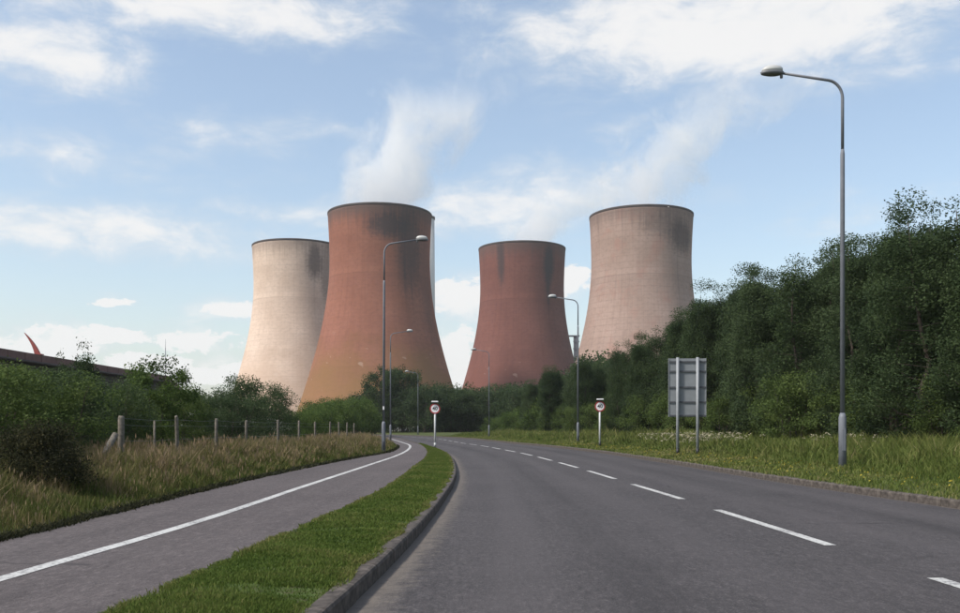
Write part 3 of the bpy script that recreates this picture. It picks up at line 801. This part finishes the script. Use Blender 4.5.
upv = np.zeros((nn, 3)); upv[:, 2] = s_ * 3.2
V[:, 0] = P - upv * .6; V[:, 1] = P + sx; V[:, 2] = P + upv * .6; V[:, 3] = P - sx
o = link('seed_heads', quads_mesh('seed_heads', V.reshape(-1, 3), 4, [(0, 1, 2, 3)], MAT['grass_dry'], np.clip(rng.normal(size=nn) * .1 + .88, 0, 1)))
tag(o, 'pinkish brown seed heads over the long grass beside the path', 'seed heads', None, 'stuff')
# central verge: mown turf
N = 260000
Yv = 3.2 * (64 / 3.2) ** rng.uniform(0, 1, N)
a0 = Xpr(Yv) - .03 - .09 * patch(Yv * 1.7, Yv * 2.3, 2.0, 21) * rng.uniform(0, 1, N); b0 = np.maximum(Xl(Yv) - .085 + .03 * np.sin(Yv * 4.1), Xpr(Yv) + .05)
s = rng.uniform(0, 1, N); X = a0 + (b0 - a0) * s
pt = patch(X, Yv, 1.6, 8); pf = patch(X, Yv, 6.0, 9)
H = (.016 + .022 * pt + .018 * pf) * rng.uniform(.6, 1.3, N)
W = np.clip(.0011 * Yv, .005, .03) * rng.uniform(.7, 1.3, N)
tn = np.clip(.40 + .4 * (pf - .5) + .3 * (pt - .5) + rng.normal(size=N) * .17 + .25 * (np.abs(s - .5) > .42), 0, 1)
bare = patch(X, Yv, 3.2, 33); keep = (rng.uniform(size=N) < (.45 + .8 * np.clip(pf * 1.5, 0, 1))) & ((bare > .17) | (rng.uniform(size=N) < .25))
o, _ = blades('verge_grass', X[keep], Yv[keep], np.full(keep.sum(), VZ - .005) + .035 * np.sin(np.pi * s[keep]), H[keep], W[keep], tn[keep], MAT['grass_short'], .9, None, 'short mown green grass on the verge strip between path and road')
o['category'] = 'grass'
# right verge: mown edge then meadow
N = 190000
Yv = 9.0 * (125 / 9.0) ** rng.uniform(0, 1, N) ** .9
dr = .03 + rng.uniform(0, 1, N) ** 1.0 * 13.5
X = Xr(Yv) + dr
pt = patch(X, Yv, .55, 11); pf = patch(X, Yv, 2.2, 12)
tall = np.clip((dr - 1.9 - .8 * (pt - .5)) / 1.6, 0, 1)
H = (.06 + .03 * pf + tall * (.16 + .46 * pt * (.6 + .8 * pf))) * rng.uniform(.5, 1.35, N)
W = np.clip(.0012 * Yv, .008, .06) * rng.uniform(.7, 1.3, N)
tn = np.clip(.42 + .35 * (pf - .5) + .35 * (pt - .5) + .12 * (tall < .3) + rng.normal(size=N) * .17, 0, 1)
o, tips = blades('meadow_grass', X, Yv, bank_right(dr) - .01, H, W, tn, MAT['grass_green'], .8, None, 'yellowish green meadow grass on the right verge below the wood')
o['category'] = 'grass'
# cream flowers near the sign back, sprinkled thinner elsewhere
fy = np.concatenate([rng.normal(45, 3.6, 420), rng.normal(33, 1.2, 50)])
fx = Xr(fy) + np.concatenate([rng.normal(4.6, .9, 420), rng.normal(6.5, .7, 50)])
fz = bank_right(fx - Xr(fy)) + rng.uniform(.35, .75, len(fy))
Pn = np.stack([fx, fy, fz], 1)
Pn = np.repeat(Pn, 4, 0) + rng.normal(size=(len(Pn) * 4, 3)) * np.array([.05, .05, .02])
o = link('cow_parsley', leaf_quads(Pn, .075, rng.uniform(0, 1, len(Pn)), 'cow_parsley', MAT['flower']))
tag(o, 'cream flower heads in the meadow grass around the sign posts', 'flowers', None, 'stuff')
fy = rng.uniform(12, 60, 700); fx = Xr(fy) + .3 + 2.1 * rng.uniform(0, 1, 700)
Pn = np.stack([fx, fy, bank_right(fx - Xr(fy)) + rng.uniform(.05, .12, 700)], 1)
o = link('yellow_flowers', leaf_quads(Pn, .05, rng.uniform(0, 1, 700), 'yellow_flowers', MAT['flower_yellow']))
tag(o, 'tiny yellow flowers in the mown edge of the right verge', 'flowers', None, 'stuff')
# loose verge litter where the bank meets the path: ragged dark soil edge
N = 26000
Yv = 4 * (60 / 4) ** rng.uniform(0, 1, N); X = Xpl(Yv) + rng.normal(size=N) * .05 + .02 * np.sin(Yv * 3.1)
o, _ = blades('edge_litter', X, Yv, np.full(N, PZ + .0), np.abs(rng.normal(size=N)) * .035 + .012, np.clip(.0016 * Yv, .012, .05), np.clip(rng.normal(size=N) * .2 + .3, 0, 1), MAT['leaf_brown'], 1.6, None, 'dark soil and dead leaves along the ragged path edge')
o['category'] = 'litter'

# ------------------------------------------------------------------ street lamps
def make_lamp(side):
    """side=-1: arm reaches to the left; origin at the ground"""
    m = {}
    m['base'] = pymesh('base', *join(tube([(0, 0, -.15), (0, 0, 1.30), (0, 0, 1.42)], [.094, .094, .06], 14)), MAT['galv'], True)
    m['door'] = pymesh('door', *box(0, -.095, .75, .09, .012, .55, .004), MAT['galv'])
    m['pole'] = pymesh('pole', *tube([(0, 0, 1.38), (0, 0, 7.9), (0, 0, 8.02)], [.058, .053, .040], 12), MAT['galv'], True)
    pts = [(0, 0, 7.98), (0, 0, 9.30)]
    for i in range(1, 8):
        a = i / 7 * math.radians(83); pts.append((side * .40 * (1 - math.cos(a)), 0, 9.30 + .45 * math.sin(a)))
    pts.append((side * 1.50, 0, 9.92))
    m['arm'] = pymesh('arm', *tube(pts, [.040] * 2 + [.036] * 7 + [.03], 10), MAT['galv'], True)
    # lantern: dark tray, pale bowl canopy above, photocell
    def shellpts(rings):
        V, Fc = [], []; seg = 16
        for (z, sx, sy, ox) in rings:
            for k in range(seg):
                th = 2 * math.pi * k / seg
                V.append((side * (1.76 + ox) + sx * math.cos(th) * (1 if math.cos(th) * side > 0 else 1.0), sy * math.sin(th), z))
        for i in range(len(rings) - 1):
            for k in range(seg):
                j = (k + 1) % seg; Fc.append((i*seg+k, i*seg+j, (i+1)*seg+j, (i+1)*seg+k))
        Fc += [tuple(reversed(range(seg))), tuple(range((len(rings)-1)*seg, len(rings)*seg))]
        return V, Fc
    m['lantern_tray'] = pymesh('lantern_tray', *shellpts([(9.87, .18, .09, 0), (9.895, .28, .135, 0), (9.945, .30, .15, 0), (9.955, .27, .14, 0)]), MAT['lamp_dark'], True)
    m['lantern_canopy'] = pymesh('lantern_canopy', *shellpts([(9.955, .27, .14, 0), (10.03, .26, .13, -.01), (10.09, .20, .10, -.02), (10.115, .10, .05, -.03)]), MAT['lamp_white'], True)
    m['photocell'] = pymesh('photocell', *tube([(side * 1.53, 0, 9.93), (side * 1.53, 0, 9.80)], [.045, .035], 8), MAT['lamp_dark'], True)
    return m
lamps = {-1: make_lamp(-1), 1: make_lamp(1)}
def lamp(px, D, z, side, label, rz=0.0, sc=1.0, lean=0.0):
    o = empty('street_lamp', (at(px, D), D, z), rz); o.scale = (sc,) * 3; o.rotation_euler = (0, lean, rz)
    for n_, me in lamps[side].items(): link(n_, me, o)
    tag(o, label, 'street lamp', 'street lamps along the road')
    return o
def onr(px, D): return float(bank_right(at(px, D) - float(Xr(D))))
lamp(842.5, 22.8, onr(842.5, 22.8), -1, 'tallest and nearest street lamp, grey steel, on the right verge', 0, .985, 0)
lamp(383.5, 42.6, .10, 1, 'grey street lamp beside the path, its arm reaching across the terracotta tower', 0, .985, .004)
lamp(578, 62.0, onr(578, 62), -1, 'grey street lamp on right verge, its lantern in front of the dark red tower', 0.05, .985)
lamp(390.5, 83.0, .1, 1, 'distant street lamp standing just behind the left lamp post', 0, .985)
lamp(489, 103.0, .12, -1, 'distant thin street lamp where the road bends, below the dark red tower', .1, .985)
lamp(418, 143.0, .12, -1, 'farthest street lamp, faint against the dark trees beyond the bend', .2, .985)
o = bpy.data.objects.get('street_lamp.001')
child('label_plate', box(0, -.075, 2.05, .07, .01, .16), MAT['sign_white'], o)

# ------------------------------------------------------------------ speed limit signs
def digits(txt, size, mat, parent, loc):
    cu = bpy.data.curves.new('digits', 'FONT'); cu.body = txt; cu.size = size; cu.align_x = 'CENTER'; cu.align_y = 'CENTER'; cu.extrude = .002; cu.offset = .006
    ob = bpy.data.objects.new('digits', cu); C.objects.link(ob)
    dg = bpy.context.evaluated_depsgraph_get()
    me = bpy.data.meshes.new_from_object(ob.evaluated_get(dg)); bpy.data.objects.remove(ob)
    me.materials.clear(); me.materials.append(mat)
    return link('digits', me, parent, loc, (R(90), 0, 0))
def disc(r, y, th, seg=40, r0=0.0):
    V, Fc = [], []
    for yy in (y, y - th):
        for k in range(seg):
            a = 2 * math.pi * k / seg; V.append((r * math.cos(a), yy, r * math.sin(a)))
    if r0 <= 0:
        Fc = [tuple(range(seg)), tuple(reversed(range(seg, 2*seg)))]
        for k in range(seg):
            j = (k + 1) % seg; Fc.append((k, seg + k, seg + j, j))
    else:
        for yy in (y, y - th):
            for k in range(seg):
                a = 2 * math.pi * k / seg; V.append((r0 * math.cos(a), yy, r0 * math.sin(a)))
        for k in range(seg):
            j = (k + 1) % seg
            Fc += [(k, seg+k, seg+j, j), (seg+k, 3*seg+k, 3*seg+j, seg+j), (2*seg+k, 2*seg+j, 3*seg+j, 3*seg+k), (k, j, 2*seg+j, 2*seg+k)]
    return V, Fc
def speed_sign(px, D, z, label, zc, band):
    o = empty('speed_limit_sign', (at(px, D), D, z)); tag(o, label, 'road sign', 'speed limit signs')
    child('post', tube([(0, .06, -.2), (0, .06, zc + .28)], [.057, .057], 14), MAT['post_white'], o, True)
    child('base_band', tube([(0, .06, .0), (0, .06, .22)], [.062, .062], 14), MAT['sign_black'] if band else MAT['post_white'], o, True)
    pl = child('plate', disc(.30, .0, .004), MAT['sign_white'], o, False, (0, 0, zc))
    child('red_ring', disc(.30, -.0055, .002, 40, .232), MAT['sign_red'], pl)
    digits('40', .30, MAT['sign_black'], pl, (0, -.009, 0))
    child('bracket', join(box(0, .012, zc + .12, .30, .014, .03), box(0, .012, zc - .12, .30, .014, .03)), MAT['galv_light'], o)
    ln = child('lantern', box(0, -.06, zc + .40, .40, .20, .075, .02), MAT['sign_white'], o)
    child('lantern_tray', box(0, -.06, zc + .345, .34, .16, .04, .01), MAT['sign_black'], ln)
    child('lantern_arm', tube([(0, .06, zc + .2), (0, .05, zc + .41), (0, -.02, zc + .42)], [.02, .02, .02], 8), MAT['galv'], o, True)
    return o
speed_sign(435, 53.5, .12, 'white-posted 40 speed limit sign at the tip of the grass strip left of the road', 2.20, False)
speed_sign(600, 53.0, onr(600, 53), '40 speed limit sign on pale post with dark foot, on the right verge', 2.28, True)

# ------------------------------------------------------------------ back of the big direction sign
D = 36.2
bs = empty('road_sign_back', (at(687.5, D), D, onr(687.5, D)), R(-4)); tag(bs, 'large grey sign seen from behind on two steel posts in the meadow', 'road sign')
z0b = 1.63 - bs.location.z; z1b = 3.93 - bs.location.z; wd = 1.43
npan = 4; edges = [z0b, 2.22 - bs.location.z, 2.80 - bs.location.z, 3.42 - bs.location.z, z1b]
for i in range(4):
    child('panel', box(0, .07, (edges[i] + edges[i+1]) / 2, wd, .006, edges[i+1] - edges[i] - .006, 0), MAT['panel_grey'], bs)
for z in (edges[0] + .06, edges[1], edges[2], edges[3], z1b - .13):
    child('channel', box(0, .045, z, wd - .01, .04, .055), MAT['channel_grey'], bs)
for sx in (-1, 1):
    child('frame_edge', box(sx * (wd / 2 + .008), .06, (z0b + z1b) / 2, .014, .05, z1b - z0b), MAT['galv_light'], bs)
    p = child('post', tube([(sx * .385, -.035, -.25), (sx * .385, -.035, z1b + .03)], [.058, .058], 14), MAT['galv_light'], bs, True)
    child('foot_band', tube([(sx * .385, -.035, -.02), (sx * .385, -.035, .24)], [.063, .063], 14), MAT['sign_black'], p, True)
    for z in (edges[1], edges[2], edges[3]):
        child('clip', box(sx * .385, -.0, z, .15, .05, .04), MAT['galv'], bs)

# ------------------------------------------------------------------ wire fence
fence = empty('wire_fence', (-8.0, 20, .2)); tag(fence, 'weathered wooden post and wire fence along the left bank', 'fence')
posts = []
fposts = [(121, 20.6), (177, 24.4), (216, 28.0), (246, 31.8), (278, 36.8), (299, 41.0), (315, 45.2), (330, 49.6), (339, 54), (347, 59), (354, 64.5)]
for i, (px, D) in enumerate(fposts):
    x = at(px, D); zb = zl(x, D); top = 1.50 - zb + rng.uniform(-.04, .05)
    r = .05 if i else .075
    tx, ty = rng.normal() * .02, rng.normal() * .02
    v, f = tube([(0, 0, -.3), (0, 0, top * .5), (tx * .5, ty * .5, top - .05), (tx, ty, top)], [r, r * .97, r * .93, r * .75], 9)
    child('post', (v, f), MAT['wood'], fence, True, (x - fence.location.x, D - fence.location.y, zb - fence.location.z))
    posts.append(Vector((x, D, zb)))
child('brace', tube([(at(94, 19.6) - fence.location.x, 19.6 - fence.location.y, .28 - fence.location.z), (at(115.5, 20.4) - fence.location.x, 20.4 - fence.location.y, 1.06 - fence.location.z)], [.075, .068], 9), MAT['wood'], fence, True)
child('stake', tube([(at(154, 22.6) - fence.location.x, 22.6 - fence.location.y, .0 - fence.location.z + .1), (at(154.5, 22.6) - fence.location.x, 22.6 - fence.location.y, 1.38 - fence.location.z)], [.03, .026], 7), MAT['wood'], fence, True)
for hz in (.35, .7, 1.05, 1.2):
    pts = []
    for i, q in enumerate(posts):
        pts.append((q.x - fence.location.x + .06, q.y - fence.location.y, q.z + hz - fence.location.z))
        if i + 1 < len(posts):
            n_ = posts[i + 1]; mid = (q + n_) / 2
            pts.append((mid.x - fence.location.x + .06, mid.y - fence.location.y, mid.z + hz - .03 - fence.location.z))
    child('wire', tube(pts, [.0025] * len(pts), 4), MAT['wire'], fence)

# ------------------------------------------------------------------ brown roofed hall on the left
hx, hy0, hy1 = -41.0, 48.0, 121.0
hall = empty('industrial_hall', (hx - 9, (hy0 + hy1) / 2, 0)); tag(hall, 'long low hall with a brown roof edge behind the left shrubs', 'building')
L = hy1 - hy0
child('wall', box(0, 0, 3.5, 17.4, L, 7.2), MAT['wall_dark'], hall)
rf = child('roof', ([(-9.2, -L/2 - .4, 7.25), (9.2, -L/2 - .4, 7.25), (9.2, L/2 + .2, 7.25), (-9.2, L/2 + .2, 7.25),
                     (-9.2, -L/2 - .4, 8.0), (9.2, -L/2 - .4, 8.0), (9.2, L/2 + .2, 8.0), (-9.2, L/2 + .2, 8.0),
                     (9.2, L/2 + 15, 4.4), (-9.2, L/2 + 15, 4.4), (9.2, L/2 + 15, 3.9), (-9.2, L/2 + 15, 3.9)],
                    [(0, 3, 2, 1), (4, 5, 6, 7), (0, 1, 5, 4), (1, 2, 6, 5), (3, 0, 4, 7), (7, 6, 8, 9), (9, 8, 10, 11), (6, 2, 10, 8), (3, 7, 9, 11), (2, 3, 11, 10)]), MAT['roof_brown'], hall)
for i in range(24):
    child('cladding_rib', box(9.225, -L/2 + 1.5 + i * 3.05, 7.62, .05, .18, .70), MAT['roof_brown'], rf)
child('gutter', tube([(9.3, -L/2, 7.2), (9.3, L/2, 7.2)], [.12, .12], 8), MAT['wall_dark'], rf)
# red curved fin
fin = empty('roof_fin', (-41.6, 86, 7.9)); tag(fin, 'dark red curved fin standing up from the brown roof at far left', 'fin')
V, Fc = [], []
for i in range(9):
    s = i / 8; w_ = .50 * (1 - s) ** .75 + .05; x = .55 - 1.05 * s - .25 * s * s + .55 * s * (1 - s); z = -.1 + 2.25 * s
    for (a, b) in ((-w_ / 2, -.12), (w_ / 2, -.12), (w_ / 2, .12), (-w_ / 2, .12)): V.append((x + a, b * (1 - .6 * s), z))
for i in range(8):
    for k in range(4): Fc.append((i*4+k, i*4+(k+1)%4, i*4+4+(k+1)%4, i*4+4+k))
Fc += [(3, 2, 1, 0), (32, 33, 34, 35)]
child('blade', (V, Fc), MAT['fin_red'], fin)
child('base_plate', box(.5, 0, .14, .9, .5, .08), MAT['fin_red'], fin)
# thin mast beyond the bright tree
ms = empty('mast', (at(165.5, 150), 150, 0)); tag(ms, 'very thin grey mast rising above the light green tree', 'mast')
child('pole', tube([(0, 0, 0), (0, 0, 14.2)], [.09, .06], 8), MAT['galv'], ms, True)
child('aerial', tube([(0, 0, 14.1), (0, 0, 15.6)], [.03, .02], 6), MAT['galv'], ms, True)


# ------------------------------------------------------------------ thin scattering volume, added to wash out contrast like a windscreen veil
hv, hf = box(100, 1200, 99, 3000, 2600, 202)
hm = bpy.data.materials.new('veil_volume'); hm.use_nodes = True; t = NT(hm.node_tree); t.n.clear()
pv = t.n.new('ShaderNodeVolumePrincipled'); pv.inputs['Color'].default_value = (.93, .96, 1, 1); pv.inputs['Density'].default_value = .00012
ho = t.n.new('ShaderNodeOutputMaterial'); t.l.new(pv.outputs[0], ho.inputs['Volume'])
o = link('veil_volume', pymesh('veil_volume', hv, hf, hm)); o['kind'] = 'stuff'
